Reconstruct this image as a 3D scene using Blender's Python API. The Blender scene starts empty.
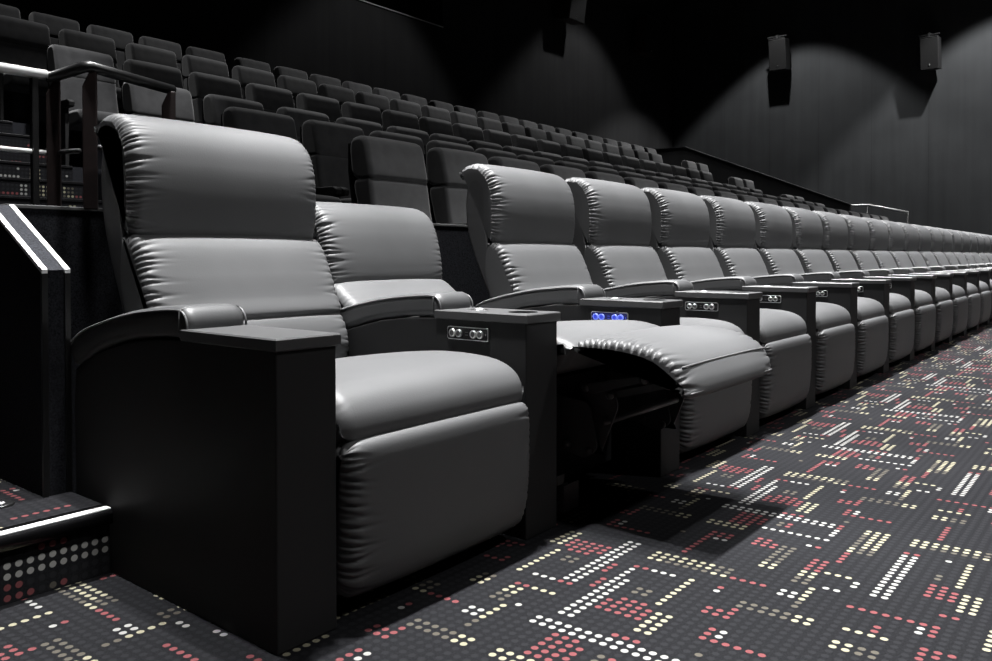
import bpy, bmesh, math, random
import numpy as np
from mathutils import Vector, Matrix

random.seed(7)
RNG = np.random.default_rng(11)
SC = bpy.context.scene
COL = SC.collection
PI = math.pi

# ------------------------------------------------------------------ helpers
def link(o, parent=None):
    COL.objects.link(o)
    if parent is not None:
        o.parent = parent
    return o

def tag(o, label, cat, group=None, kind=None):
    o['label'] = label
    o['category'] = cat
    if group:
        o['group'] = group
    if kind:
        o['kind'] = kind
    return o

def empty(name, loc=(0, 0, 0)):
    o = bpy.data.objects.new(name, None)
    o.empty_display_size = 0.1
    o.location = loc
    return link(o)

def dup(root, loc):
    r = root.copy(); COL.objects.link(r); r.location = loc
    for ch in list(root.children):
        c = ch.copy(); COL.objects.link(c); c.parent = r
        for g in list(ch.children):
            d = g.copy(); COL.objects.link(d); d.parent = c
    return r

class MB:
    """collects verts / faces / material slots, builds one mesh object"""
    def __init__(self):
        self.v = []; self.f = []; self.m = []; self.s = []
    def add(self, vs, fs, mi=0, smooth=False):
        b = len(self.v)
        self.v += [tuple(p) for p in vs]
        for f in fs:
            self.f.append([i + b for i in f]); self.m.append(mi); self.s.append(smooth)
        return self
    def box(self, x0, x1, y0, y1, z0, z1, mi=0, bevel=0.0):
        bm = bmesh.new()
        r = bmesh.ops.create_cube(bm, size=1.0)
        for v in bm.verts:
            v.co = Vector(((x0 + x1) / 2 + v.co.x * (x1 - x0), (y0 + y1) / 2 + v.co.y * (y1 - y0), (z0 + z1) / 2 + v.co.z * (z1 - z0)))
        if bevel > 0:
            bmesh.ops.bevel(bm, geom=list(bm.edges), offset=bevel, segments=2, affect='EDGES', profile=0.5)
        return self.bm(bm, mi)
    def bm(self, bm, mi=0, smooth=False):
        bm.verts.index_update()
        self.add([v.co[:] for v in bm.verts], [[v.index for v in f.verts] for f in bm.faces], mi, smooth)
        bm.free()
        return self
    def prism(self, sec, y0, y1, mi=0, bevel=0.0, smooth=False):
        """extrude an XZ polygon along Y"""
        bm = bmesh.new()
        vs = [bm.verts.new((x, y0, z)) for x, z in sec]
        f = bm.faces.new(vs)
        r = bmesh.ops.extrude_face_region(bm, geom=[f])
        for v in [g for g in r['geom'] if isinstance(g, bmesh.types.BMVert)]:
            v.co.y = y1
        bmesh.ops.recalc_face_normals(bm, faces=bm.faces)
        if bevel > 0:
            es = [e for e in bm.edges if len(e.link_faces) == 2 and e.calc_face_angle(0) > 0.5]
            bmesh.ops.bevel(bm, geom=es, offset=bevel, segments=3, affect='EDGES', profile=0.5)
        return self.bm(bm, mi, smooth)
    def tube(self, pts, r, n=12, mi=0, caps=True, closed=False):
        pts = [Vector(p) for p in pts]
        N = len(pts); rings = []
        up = None
        for k in range(N):
            a = pts[k - 1] if (k > 0 or closed) else pts[k]
            b = pts[(k + 1) % N] if (k < N - 1 or closed) else pts[k]
            t = (b - a).normalized()
            if up is None:
                up = Vector((0, 0, 1)) if abs(t.z) < 0.9 else Vector((1, 0, 0))
            s = t.cross(up).normalized(); up = s.cross(t).normalized()
            rings.append([pts[k] + r * (math.cos(2 * PI * i / n) * s + math.sin(2 * PI * i / n) * up) for i in range(n)])
        vs = [p for rg in rings for p in rg]
        fs = []
        for k in range(N if closed else N - 1):
            k2 = (k + 1) % N
            for i in range(n):
                fs.append([k * n + i, k * n + (i + 1) % n, k2 * n + (i + 1) % n, k2 * n + i])
        if caps and not closed:
            fs.append(list(range(n))[::-1]); fs.append([(N - 1) * n + i for i in range(n)])
        return self.add(vs, fs, mi, True)
    def lathe(self, prof, c, axis='z', n=32, mi=0):
        """prof: (radius, height) pairs"""
        vs = []; fs = []
        for rr, h in prof:
            for i in range(n):
                a = 2 * PI * i / n
                p = (rr * math.cos(a), rr * math.sin(a), h)
                if axis == 'y': p = (p[0], -p[2], p[1])
                if axis == 'x': p = (p[2], p[0], p[1])
                vs.append((c[0] + p[0], c[1] + p[1], c[2] + p[2]))
        for k in range(len(prof) - 1):
            for i in range(n):
                fs.append([k * n + i, k * n + (i + 1) % n, (k + 1) * n + (i + 1) % n, (k + 1) * n + i])
        fs.append([(len(prof) - 1) * n + i for i in range(n)])
        fs.append(list(range(n))[::-1])
        return self.add(vs, fs, mi, True)
    def mesh(self, name, mats):
        me = bpy.data.meshes.new(name)
        me.from_pydata(self.v, [], self.f)
        for m in (mats if isinstance(mats, (list, tuple)) else [mats]):
            me.materials.append(m)
        me.polygons.foreach_set('material_index', self.m)
        me.polygons.foreach_set('use_smooth', self.s)
        me.update()
        bm = bmesh.new(); bm.from_mesh(me)
        bmesh.ops.recalc_face_normals(bm, faces=bm.faces)
        bm.to_mesh(me); bm.free()
        return me
    def build(self, name, mats, parent=None):
        return link(bpy.data.objects.new(name, self.mesh(name, mats)), parent)

def struct(o):
    o['kind'] = 'structure'
    return o

# ------------------------------------------------------------------ materials
def new_mat(name):
    m = bpy.data.materials.new(name); m.use_nodes = True
    nt = m.node_tree
    return m, nt, nt.nodes['Principled BSDF']

def mat(name, col, rough=0.5, metal=0.0, spec=0.5, noise=None, bump=None, emit=None, sheen=0.0, coat=0.0):
    m, nt, p = new_mat(name)
    p.inputs['Base Color'].default_value = (*col, 1)
    p.inputs['Roughness'].default_value = rough
    p.inputs['Metallic'].default_value = metal
    p.inputs['Specular IOR Level'].default_value = spec
    p.inputs['Sheen Weight'].default_value = sheen
    p.inputs['Coat Weight'].default_value = coat
    if emit:
        p.inputs['Emission Color'].default_value = (*emit[0], 1)
        p.inputs['Emission Strength'].default_value = emit[1]
    tc = nt.nodes.new('ShaderNodeTexCoord')
    if noise:
        sc, amt = noise
        n = nt.nodes.new('ShaderNodeTexNoise'); n.inputs['Scale'].default_value = sc; n.inputs['Detail'].default_value = 3
        nt.links.new(tc.outputs['Object'], n.inputs['Vector'])
        mr = nt.nodes.new('ShaderNodeMapRange')
        mr.inputs['To Min'].default_value = 1 - amt; mr.inputs['To Max'].default_value = 1 + amt
        mr.inputs['From Min'].default_value = 0.3; mr.inputs['From Max'].default_value = 0.7
        nt.links.new(n.outputs['Fac'], mr.inputs['Value'])
        mx = nt.nodes.new('ShaderNodeVectorMath'); mx.operation = 'SCALE'
        mx.inputs[0].default_value = col
        nt.links.new(mr.outputs['Result'], mx.inputs['Scale'])
        nt.links.new(mx.outputs['Vector'], p.inputs['Base Color'])
    if bump:
        sc, st, dist = bump
        n = nt.nodes.new('ShaderNodeTexNoise'); n.inputs['Scale'].default_value = sc; n.inputs['Detail'].default_value = 2
        nt.links.new(tc.outputs['Object'], n.inputs['Vector'])
        b = nt.nodes.new('ShaderNodeBump'); b.inputs['Strength'].default_value = st; b.inputs['Distance'].default_value = dist
        nt.links.new(n.outputs['Fac'], b.inputs['Height'])
        nt.links.new(b.outputs['Normal'], p.inputs['Normal'])
    return m

M = {}
M['leather'] = mat('black_leather', (0.058, 0.0585, 0.060), 0.56, spec=0.42, bump=(260, 0.12, 0.002), noise=(6, 0.05))
M['vinyl'] = mat('console_vinyl', (0.014, 0.014, 0.0145), 0.6, spec=0.2, bump=(400, 0.08, 0.001))
M['pad'] = mat('arm_leather', (0.042, 0.0425, 0.044), 0.52, spec=0.6, bump=(260, 0.12, 0.002))
M['shell'] = mat('shell_leather', (0.026, 0.026, 0.027), 0.55, spec=0.6, bump=(260, 0.1, 0.002))
M['piping'] = mat('piping_thread', (0.07, 0.07, 0.072), 0.5)
M['tray'] = mat('tray_plastic', (0.038, 0.038, 0.039), 0.5, spec=0.6)
M['chrome'] = mat('brushed_steel', (0.62, 0.62, 0.62), 0.28, metal=1.0)
M['silver'] = mat('anodised_trim', (0.80, 0.80, 0.80), 0.4, metal=0.35)
M['black_metal'] = mat('black_metal', (0.006, 0.006, 0.0062), 0.35, spec=0.35)
M['mech'] = mat('painted_steel', (0.035, 0.035, 0.036), 0.5, metal=0.2)
M['dull_trim'] = mat('dull_aluminium', (0.11, 0.11, 0.11), 0.45, metal=0.3)
M['base'] = mat('base_fabric', (0.012, 0.012, 0.013), 0.9, spec=0.1)
M['plate'] = mat('switch_plate_black', (0.008, 0.008, 0.0085), 0.5, spec=0.15)
M['blue_plate'] = mat('switch_plate_lit', (0.01, 0.012, 0.03), 0.25, emit=((0.01, 0.015, 0.35), 0.18))
M['blue'] = mat('blue_led', (0.02, 0.03, 0.2), 0.3, emit=((0.05, 0.09, 1.0), 0.55))
M['white_led'] = mat('pale_blue_led', (0.1, 0.12, 0.3), 0.3, emit=((0.16, 0.24, 1.0), 0.75))
M['button'] = mat('button_face', (0.10, 0.10, 0.10), 0.35, metal=0.5)
M['seat'] = mat('grey_plush', (0.024, 0.024, 0.025), 0.95, spec=0.05, noise=(14, 0.22), sheen=0.30)
M['seat_side'] = mat('dark_plush', (0.022, 0.022, 0.023), 0.95, spec=0.1)
M['seat_plastic'] = mat('seat_plastic', (0.006, 0.006, 0.0062), 0.6, spec=0.2)
M['wood'] = mat('dark_red_wood', (0.008, 0.0036, 0.0034), 0.6, spec=0.2, noise=(30, 0.3))
M['nosing'] = mat('rubber_nosing', (0.006, 0.006, 0.0065), 0.20, spec=0.8)
M['speaker'] = mat('speaker_cabinet', (0.010, 0.010, 0.0103), 0.6)
M['speaker_red'] = mat('speaker_cabinet_brown', (0.040, 0.022, 0.018), 0.6)
M['grille'] = mat('speaker_grille', (0.006, 0.006, 0.0062), 0.55, bump=(600, 0.4, 0.002))
M['concrete'] = mat('dark_ceiling', (0.012, 0.012, 0.013), 0.95, spec=0.1)
M['plain_carpet'] = mat('speckled_carpet', (0.014, 0.0145, 0.017), 1.0, spec=0.05, noise=(220, 0.7))
M['cap_carpet'] = mat('cap_carpet', (0.028, 0.029, 0.033), 1.0, spec=0.05, noise=(220, 0.5))
M['lens'] = mat('step_light_lens', (0.5, 0.5, 0.5), 0.2)

def wall_mat(name, col, panel):
    m, nt, p = new_mat(name)
    p.inputs['Roughness'].default_value = 0.95
    p.inputs['Specular IOR Level'].default_value = 0.1
    tc = nt.nodes.new('ShaderNodeTexCoord')
    n = nt.nodes.new('ShaderNodeTexNoise'); n.inputs['Scale'].default_value = 1.3; n.inputs['Detail'].default_value = 6
    nt.links.new(tc.outputs['Object'], n.inputs['Vector'])
    mp = nt.nodes.new('ShaderNodeMapping'); mp.inputs['Scale'].default_value = (6, 6, 0.25)
    nt.links.new(tc.outputs['Object'], mp.inputs['Vector'])
    n2 = nt.nodes.new('ShaderNodeTexNoise'); n2.inputs['Scale'].default_value = 1.0; n2.inputs['Detail'].default_value = 3
    nt.links.new(mp.outputs['Vector'], n2.inputs['Vector'])
    ad = nt.nodes.new('ShaderNodeMath'); ad.operation = 'ADD'
    nt.links.new(n.outputs['Fac'], ad.inputs[0]); nt.links.new(n2.outputs['Fac'], ad.inputs[1])
    mr = nt.nodes.new('ShaderNodeMapRange'); mr.inputs['From Min'].default_value = 0.6; mr.inputs['From Max'].default_value = 1.4
    mr.inputs['To Min'].default_value = 0.82; mr.inputs['To Max'].default_value = 1.18
    nt.links.new(ad.outputs[0], mr.inputs['Value'])
    # vertical fabric panel seams
    sx = nt.nodes.new('ShaderNodeSeparateXYZ'); nt.links.new(tc.outputs['Object'], sx.inputs[0])
    dv = nt.nodes.new('ShaderNodeMath'); dv.operation = 'DIVIDE'; dv.inputs[1].default_value = panel[1]
    nt.links.new(sx.outputs[panel[0]], dv.inputs[0])
    fr = nt.nodes.new('ShaderNodeMath'); fr.operation = 'FRACT'; nt.links.new(dv.outputs[0], fr.inputs[0])
    lt = nt.nodes.new('ShaderNodeMath'); lt.operation = 'GREATER_THAN'; lt.inputs[1].default_value = 0.008
    nt.links.new(fr.outputs[0], lt.inputs[0])
    mr2 = nt.nodes.new('ShaderNodeMapRange'); mr2.inputs['To Min'].default_value = 0.72; mr2.inputs['To Max'].default_value = 1.0
    nt.links.new(lt.outputs[0], mr2.inputs['Value'])
    mu = nt.nodes.new('ShaderNodeMath'); mu.operation = 'MULTIPLY'
    nt.links.new(mr.outputs[0], mu.inputs[0]); nt.links.new(mr2.outputs[0], mu.inputs[1])
    vm = nt.nodes.new('ShaderNodeVectorMath'); vm.operation = 'SCALE'; vm.inputs[0].default_value = col
    nt.links.new(mu.outputs[0], vm.inputs['Scale'])
    nt.links.new(vm.outputs[0], p.inputs['Base Color'])
    return m
M['wall_side'] = wall_mat('charcoal_wall_fabric', (0.050, 0.052, 0.054), (0, 1.22))
M['wall_back'] = wall_mat('black_wall_fabric', (0.042, 0.042, 0.043), (1, 1.22))

def carpet_mat():
    """base pile with one round dot per cell; the dot colour is woven per cell"""
    m, nt, p = new_mat('dotted_carpet')
    p.inputs['Roughness'].default_value = 1.0
    p.inputs['Specular IOR Level'].default_value = 0.05
    N = nt.nodes.new; L = nt.links.new
    uv = N('ShaderNodeUVMap'); uv.uv_map = 'cell'
    sb = N('ShaderNodeVectorMath'); sb.operation = 'SUBTRACT'; sb.inputs[1].default_value = (0.5, 0.5, 0)
    L(uv.outputs[0], sb.inputs[0])
    ln = N('ShaderNodeVectorMath'); ln.operation = 'LENGTH'; L(sb.outputs[0], ln.inputs[0])
    mk = N('ShaderNodeMapRange'); mk.inputs['From Min'].default_value = 0.345; mk.inputs['From Max'].default_value = 0.285
    L(ln.outputs['Value'], mk.inputs['Value'])
    at = N('ShaderNodeAttribute'); at.attribute_name = 'dot'
    tc = N('ShaderNodeTexCoord')
    nz = N('ShaderNodeTexNoise'); nz.inputs['Scale'].default_value = 260; nz.inputs['Detail'].default_value = 2
    L(tc.outputs['Object'], nz.inputs['Vector'])
    mr = N('ShaderNodeMapRange'); mr.inputs['From Min'].default_value = 0.3; mr.inputs['From Max'].default_value = 0.7
    mr.inputs['To Min'].default_value = 0.6; mr.inputs['To Max'].default_value = 1.4
    L(nz.outputs['Fac'], mr.inputs['Value'])
    sc = N('ShaderNodeVectorMath'); sc.operation = 'SCALE'; sc.inputs[0].default_value = (0.0062, 0.0063, 0.0072)
    L(mr.outputs[0], sc.inputs['Scale'])
    mx = N('ShaderNodeMix'); mx.data_type = 'RGBA'
    L(mk.outputs[0], mx.inputs['Factor']); L(sc.outputs[0], mx.inputs['A']); L(at.outputs['Color'], mx.inputs['B'])
    L(mx.outputs['Result'], p.inputs['Base Color'])
    p.inputs['Sheen Weight'].default_value = 0.018
    return m
M['carpet'] = carpet_mat()
# ------------------------------------------------------------------ carpet cells
TILE = [
    [1, 1, 0, 0, 0, 0, 0, 2, 2, 0, 0, 0, 0, 0, 0, 0, 0, 0, 0, 0, 0, 0, 0, 3, 0, 0, 0, 0, 0, 0, 0, 2, 2, 0, 0, 2, 2, 0, 0, 0, 0, 0],
    [1, 1, 0, 0, 0, 0, 0, 2, 2, 0, 0, 0, 0, 0, 0, 0, 0, 0, 0, 0, 0, 0, 0, 3, 0, 0, 0, 0, 0, 0, 0, 2, 2, 0, 0, 2, 2, 0, 0, 0, 0, 0],
    [1, 1, 3, 3, 3, 3, 3, 2, 2, 0, 0, 0, 3, 3, 3, 3, 3, 3, 0, 0, 0, 0, 0, 3, 0, 0, 0, 0, 0, 0, 0, 4, 4, 0, 0, 3, 3, 2, 2, 2, 0, 0],
    [1, 1, 3, 3, 3, 3, 3, 2, 2, 0, 0, 0, 3, 1, 0, 0, 0, 0, 0, 0, 0, 0, 0, 3, 0, 0, 0, 0, 0, 0, 0, 0, 0, 0, 0, 0, 0, 0, 0, 0, 0, 0],
    [1, 1, 3, 3, 3, 3, 3, 2, 2, 0, 0, 0, 3, 1, 0, 0, 0, 0, 0, 0, 0, 0, 0, 3, 0, 0, 0, 0, 0, 0, 0, 0, 0, 0, 0, 0, 0, 0, 0, 0, 0, 0],
    [1, 1, 0, 3, 3, 3, 0, 0, 0, 0, 0, 0, 0, 0, 0, 0, 0, 0, 0, 0, 0, 0, 0, 0, 0, 0, 0, 0, 0, 0, 0, 0, 0, 2, 0, 1, 1, 1, 3, 3, 0, 0],
    [1, 1, 0, 0, 0, 0, 2, 0, 0, 0, 0, 0, 0, 0, 0, 0, 0, 0, 0, 0, 0, 0, 0, 0, 0, 0, 0, 0, 3, 3, 3, 0, 0, 2, 0, 0, 0, 0, 1, 1, 0, 3],
    [1, 1, 0, 4, 4, 0, 2, 0, 0, 0, 3, 3, 3, 0, 0, 0, 0, 0, 0, 0, 0, 2, 2, 4, 4, 0, 0, 0, 0, 0, 3, 0, 0, 2, 0, 0, 0, 0, 1, 1, 0, 3],
    [1, 1, 0, 4, 4, 0, 2, 0, 0, 0, 3, 3, 3, 0, 0, 0, 0, 0, 0, 0, 0, 2, 2, 4, 4, 0, 0, 0, 0, 0, 0, 0, 0, 2, 0, 0, 0, 0, 1, 1, 0, 3],
    [1, 1, 0, 0, 0, 0, 2, 0, 0, 0, 0, 0, 3, 0, 0, 0, 0, 0, 0, 0, 0, 0, 0, 0, 0, 0, 0, 3, 0, 0, 0, 0, 0, 2, 0, 0, 0, 0, 1, 1, 0, 0],
    [1, 0, 0, 0, 0, 0, 2, 0, 0, 0, 0, 0, 4, 4, 4, 4, 4, 2, 2, 0, 0, 0, 0, 0, 0, 0, 0, 3, 3, 0, 0, 0, 0, 2, 0, 4, 4, 0, 1, 1, 3, 0],
    [1, 0, 0, 0, 0, 0, 2, 0, 0, 0, 0, 0, 4, 4, 4, 4, 4, 2, 2, 0, 0, 2, 2, 2, 2, 0, 0, 3, 3, 3, 0, 0, 0, 2, 0, 4, 4, 0, 1, 1, 3, 0],
    [1, 0, 0, 0, 0, 0, 2, 0, 0, 1, 0, 0, 0, 0, 0, 0, 0, 0, 0, 0, 0, 0, 0, 3, 0, 0, 0, 0, 0, 0, 0, 0, 0, 2, 0, 0, 0, 0, 1, 1, 3, 0],
    [3, 3, 1, 1, 1, 0, 2, 0, 0, 3, 0, 0, 0, 0, 0, 0, 4, 0, 0, 0, 0, 0, 0, 3, 0, 0, 0, 0, 0, 0, 0, 0, 0, 0, 3, 3, 3, 0, 1, 1, 0, 0],
    [0, 0, 0, 0, 0, 0, 0, 0, 0, 0, 0, 0, 0, 0, 0, 0, 4, 0, 0, 0, 0, 0, 0, 0, 0, 0, 1, 3, 0, 0, 0, 2, 2, 3, 3, 3, 3, 3, 1, 1, 0, 0],
    [0, 0, 0, 0, 0, 0, 0, 0, 0, 0, 0, 0, 0, 0, 1, 1, 2, 0, 0, 0, 0, 0, 0, 0, 0, 0, 1, 3, 0, 0, 0, 2, 2, 3, 3, 3, 3, 3, 1, 1, 0, 0],
    [2, 2, 4, 4, 4, 4, 4, 2, 2, 3, 3, 3, 3, 0, 1, 1, 2, 0, 0, 0, 3, 3, 3, 3, 3, 3, 3, 3, 0, 0, 0, 2, 2, 3, 3, 3, 3, 3, 1, 1, 0, 0],
    [2, 2, 2, 2, 2, 2, 2, 4, 4, 0, 0, 0, 0, 0, 0, 0, 2, 0, 0, 0, 0, 0, 0, 0, 0, 0, 0, 0, 0, 0, 0, 2, 2, 0, 0, 0, 0, 0, 1, 1, 0, 0],
    [2, 2, 2, 2, 2, 2, 2, 4, 4, 0, 0, 0, 0, 0, 0, 0, 2, 0, 0, 0, 0, 0, 0, 0, 0, 0, 0, 0, 0, 0, 0, 2, 2, 0, 0, 0, 0, 0, 1, 1, 0, 0],
    [0, 0, 0, 0, 0, 0, 0, 0, 0, 0, 0, 0, 0, 0, 4, 4, 0, 1, 1, 0, 0, 0, 0, 0, 0, 0, 0, 3, 3, 0, 0, 0, 0, 0, 0, 0, 0, 0, 1, 1, 0, 0],
    [0, 0, 3, 0, 0, 0, 0, 0, 0, 0, 0, 0, 0, 0, 4, 4, 0, 0, 0, 0, 0, 1, 1, 0, 0, 0, 0, 0, 0, 0, 0, 0, 0, 0, 0, 0, 0, 0, 0, 0, 0, 0],
    [0, 0, 3, 0, 0, 0, 0, 0, 0, 0, 2, 2, 0, 0, 2, 2, 0, 0, 0, 1, 0, 1, 1, 0, 0, 0, 0, 0, 2, 2, 0, 0, 0, 0, 0, 0, 0, 0, 0, 0, 0, 0],
    [0, 0, 3, 0, 0, 0, 0, 0, 0, 0, 2, 2, 0, 0, 2, 2, 0, 0, 0, 1, 0, 1, 1, 0, 0, 0, 0, 0, 2, 2, 0, 0, 0, 0, 0, 0, 0, 0, 0, 0, 0, 0],
    [0, 0, 3, 0, 0, 0, 0, 0, 0, 0, 4, 4, 0, 0, 3, 3, 2, 2, 2, 0, 0, 1, 1, 0, 0, 3, 3, 3, 2, 2, 0, 0, 0, 3, 3, 3, 3, 3, 3, 0, 0, 0],
    [0, 0, 3, 0, 0, 0, 0, 0, 0, 0, 4, 4, 0, 0, 3, 3, 0, 0, 0, 0, 0, 1, 1, 0, 0, 3, 3, 3, 2, 2, 0, 0, 0, 3, 1, 0, 0, 0, 0, 0, 0, 0],
    [0, 0, 3, 0, 0, 0, 0, 0, 0, 0, 4, 4, 0, 0, 3, 3, 0, 0, 0, 0, 0, 1, 1, 0, 0, 3, 3, 3, 2, 2, 0, 0, 0, 3, 1, 0, 0, 0, 0, 0, 0, 0],
    [0, 0, 3, 1, 1, 0, 0, 0, 0, 0, 4, 4, 0, 0, 3, 3, 0, 0, 0, 0, 0, 1, 1, 0, 0, 3, 3, 0, 0, 0, 0, 0, 0, 0, 0, 0, 0, 0, 0, 0, 0, 4],
    [0, 0, 3, 3, 3, 0, 0, 3, 3, 3, 4, 4, 0, 0, 0, 0, 3, 0, 0, 0, 0, 1, 1, 0, 0, 0, 0, 2, 0, 0, 0, 0, 0, 0, 0, 0, 0, 0, 0, 0, 0, 0],
    [0, 0, 3, 3, 3, 0, 0, 3, 3, 3, 4, 4, 0, 0, 0, 0, 3, 0, 0, 0, 0, 1, 1, 0, 0, 4, 0, 2, 0, 0, 0, 3, 3, 3, 0, 0, 0, 0, 0, 0, 0, 0],
    [0, 0, 0, 0, 0, 0, 0, 3, 3, 0, 0, 0, 0, 0, 0, 0, 3, 0, 0, 0, 0, 1, 1, 0, 0, 4, 0, 2, 0, 0, 0, 3, 3, 3, 0, 0, 0, 0, 0, 0, 0, 0],
    [0, 0, 0, 0, 0, 0, 0, 0, 0, 0, 0, 0, 1, 3, 0, 0, 3, 0, 0, 0, 0, 1, 1, 0, 0, 0, 0, 2, 0, 0, 0, 0, 0, 3, 0, 0, 0, 0, 0, 0, 0, 0],
    [2, 2, 2, 2, 2, 0, 0, 0, 0, 0, 0, 0, 0, 0, 0, 0, 2, 4, 4, 0, 0, 1, 1, 0, 0, 0, 0, 2, 0, 0, 0, 0, 0, 4, 4, 4, 4, 4, 2, 2, 0, 0],
    [2, 2, 2, 2, 2, 0, 0, 0, 0, 0, 0, 0, 0, 0, 0, 0, 2, 4, 4, 0, 0, 1, 1, 0, 0, 0, 0, 2, 0, 0, 0, 0, 0, 4, 4, 4, 4, 4, 2, 2, 0, 0],
    [0, 0, 3, 3, 3, 0, 1, 1, 1, 1, 1, 1, 1, 1, 0, 0, 4, 2, 2, 0, 0, 1, 1, 0, 0, 0, 0, 2, 0, 0, 1, 0, 0, 0, 0, 0, 0, 0, 0, 0, 0, 0],
    [0, 0, 3, 3, 3, 3, 0, 0, 0, 0, 0, 0, 0, 0, 0, 0, 4, 2, 2, 0, 0, 3, 3, 0, 0, 1, 0, 2, 0, 0, 3, 0, 0, 0, 0, 0, 0, 4, 0, 0, 0, 0],
    [0, 0, 3, 3, 3, 3, 0, 4, 3, 0, 0, 0, 0, 1, 0, 0, 4, 2, 2, 0, 0, 0, 0, 0, 0, 0, 0, 0, 0, 0, 0, 0, 0, 0, 0, 0, 0, 4, 0, 0, 0, 0],
    [0, 0, 3, 3, 3, 3, 0, 4, 3, 0, 0, 0, 0, 1, 0, 0, 4, 2, 2, 0, 0, 0, 0, 0, 0, 0, 0, 0, 0, 0, 0, 0, 0, 0, 0, 1, 1, 2, 0, 0, 0, 0],
    [0, 0, 3, 3, 3, 0, 0, 0, 0, 0, 0, 0, 0, 1, 0, 0, 4, 2, 2, 0, 0, 2, 2, 4, 4, 4, 4, 4, 2, 2, 3, 3, 3, 3, 0, 1, 1, 2, 0, 0, 0, 0],
    [1, 1, 1, 1, 1, 1, 1, 1, 1, 1, 1, 1, 1, 3, 0, 0, 2, 2, 2, 0, 0, 2, 2, 2, 2, 2, 2, 2, 4, 4, 0, 0, 0, 0, 0, 0, 0, 2, 0, 0, 0, 1],
    [1, 1, 1, 1, 1, 1, 1, 1, 1, 1, 1, 1, 1, 3, 0, 0, 2, 2, 2, 0, 0, 2, 2, 2, 2, 2, 2, 2, 4, 4, 0, 0, 0, 0, 0, 0, 0, 2, 0, 0, 0, 1],
    [0, 0, 0, 0, 0, 0, 3, 3, 3, 0, 0, 0, 0, 0, 0, 0, 0, 0, 0, 0, 0, 0, 0, 0, 0, 0, 0, 0, 0, 0, 0, 0, 0, 0, 0, 4, 4, 0, 1, 0, 0, 0],
    [1, 1, 0, 0, 0, 0, 0, 0, 0, 0, 0, 0, 0, 4, 0, 0, 0, 0, 0, 0, 0, 0, 0, 3, 0, 0, 0, 0, 0, 0, 0, 0, 0, 0, 0, 4, 4, 0, 0, 0, 0, 0],
]
# 0 pile, 1 white, 2 cream, 3 red, 4 taupe
DOTV = np.array([(0.0100, 0.0102, 0.0114), (0.165, 0.163, 0.156), (0.158, 0.147, 0.106), (0.094, 0.030, 0.032), (0.048, 0.0435, 0.036)])
TI = np.array(TILE)

def carpet_object(name, patches, plain, parent=None):
    """patches: (origin, u vector, v vector, nu, nv, i0, j0): grids of carpet cells.  plain: quads without dots."""
    V = []; CO = []; n = 0
    F = []
    for (o, u, v, nu, nv, i0, j0) in patches:
        o, u, v = np.array(o, float), np.array(u, float), np.array(v, float)
        ii, jj = np.meshgrid(np.arange(nu + 1), np.arange(nv + 1))
        V.append((o + ii[..., None] * u + jj[..., None] * v).reshape(-1, 3))
        a, b = np.meshgrid(np.arange(nu), np.arange(nv))
        q = n + b * (nu + 1) + a
        F.append(np.stack([q, q + 1, q + nu + 2, q + nu + 1], -1).reshape(-1, 4))
        CO.append(DOTV[TI[(b + j0) % 42, (a + i0) % 42]].reshape(-1, 3))
        n += (nu + 1) * (nv + 1)
    ncell = sum(len(f) for f in F)
    for q in plain:
        V.append(np.array(q, float)); F.append(np.arange(n, n + 4)[None]); CO.append(DOTV[:1]); n += 4
    V = np.concatenate(V); F = np.concatenate(F); CO = np.concatenate(CO)
    me = bpy.data.meshes.new(name)
    me.vertices.add(len(V)); me.vertices.foreach_set('co', V.astype(np.float32).ravel())
    me.loops.add(len(F) * 4); me.loops.foreach_set('vertex_index', F.astype(np.int32).ravel())
    me.polygons.add(len(F)); me.polygons.foreach_set('loop_start', np.arange(0, len(F) * 4, 4, dtype=np.int32))
    me.update(calc_edges=True)
    uvl = me.uv_layers.new(name='cell')
    uv = np.tile(np.array([[0, 0], [1, 0], [1, 1], [0, 1]], np.float32), (len(F), 1)).reshape(len(F), 4, 2)
    uv[ncell:] = 0
    uvl.data.foreach_set('uv', uv.ravel())
    at = me.attributes.new('dot', 'FLOAT_COLOR', 'FACE')
    at.data.foreach_set('color', np.concatenate([CO, np.ones((len(CO), 1))], 1).astype(np.float32).ravel())
    me.materials.append(M['carpet'])
    me.validate()
    return link(bpy.data.objects.new(name, me), parent)

# woven grid measured on the floor: (i, j) -> (x, y)
CP = 0.02445
AM = np.array([[1.00805, -0.00576], [-0.0341, 1.01836]]); AB = np.array([0.05915, -0.15074])
AI = np.linalg.inv(AM)
def cell_xy(i, j):
    return AI @ (np.array([i, j]) - AB) * CP + np.array([0.3263, 0.3775])
def xy_cell(x, y):
    return AM @ ((np.array([x, y]) - np.array([0.3263, 0.3775])) / CP) + AB

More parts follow.
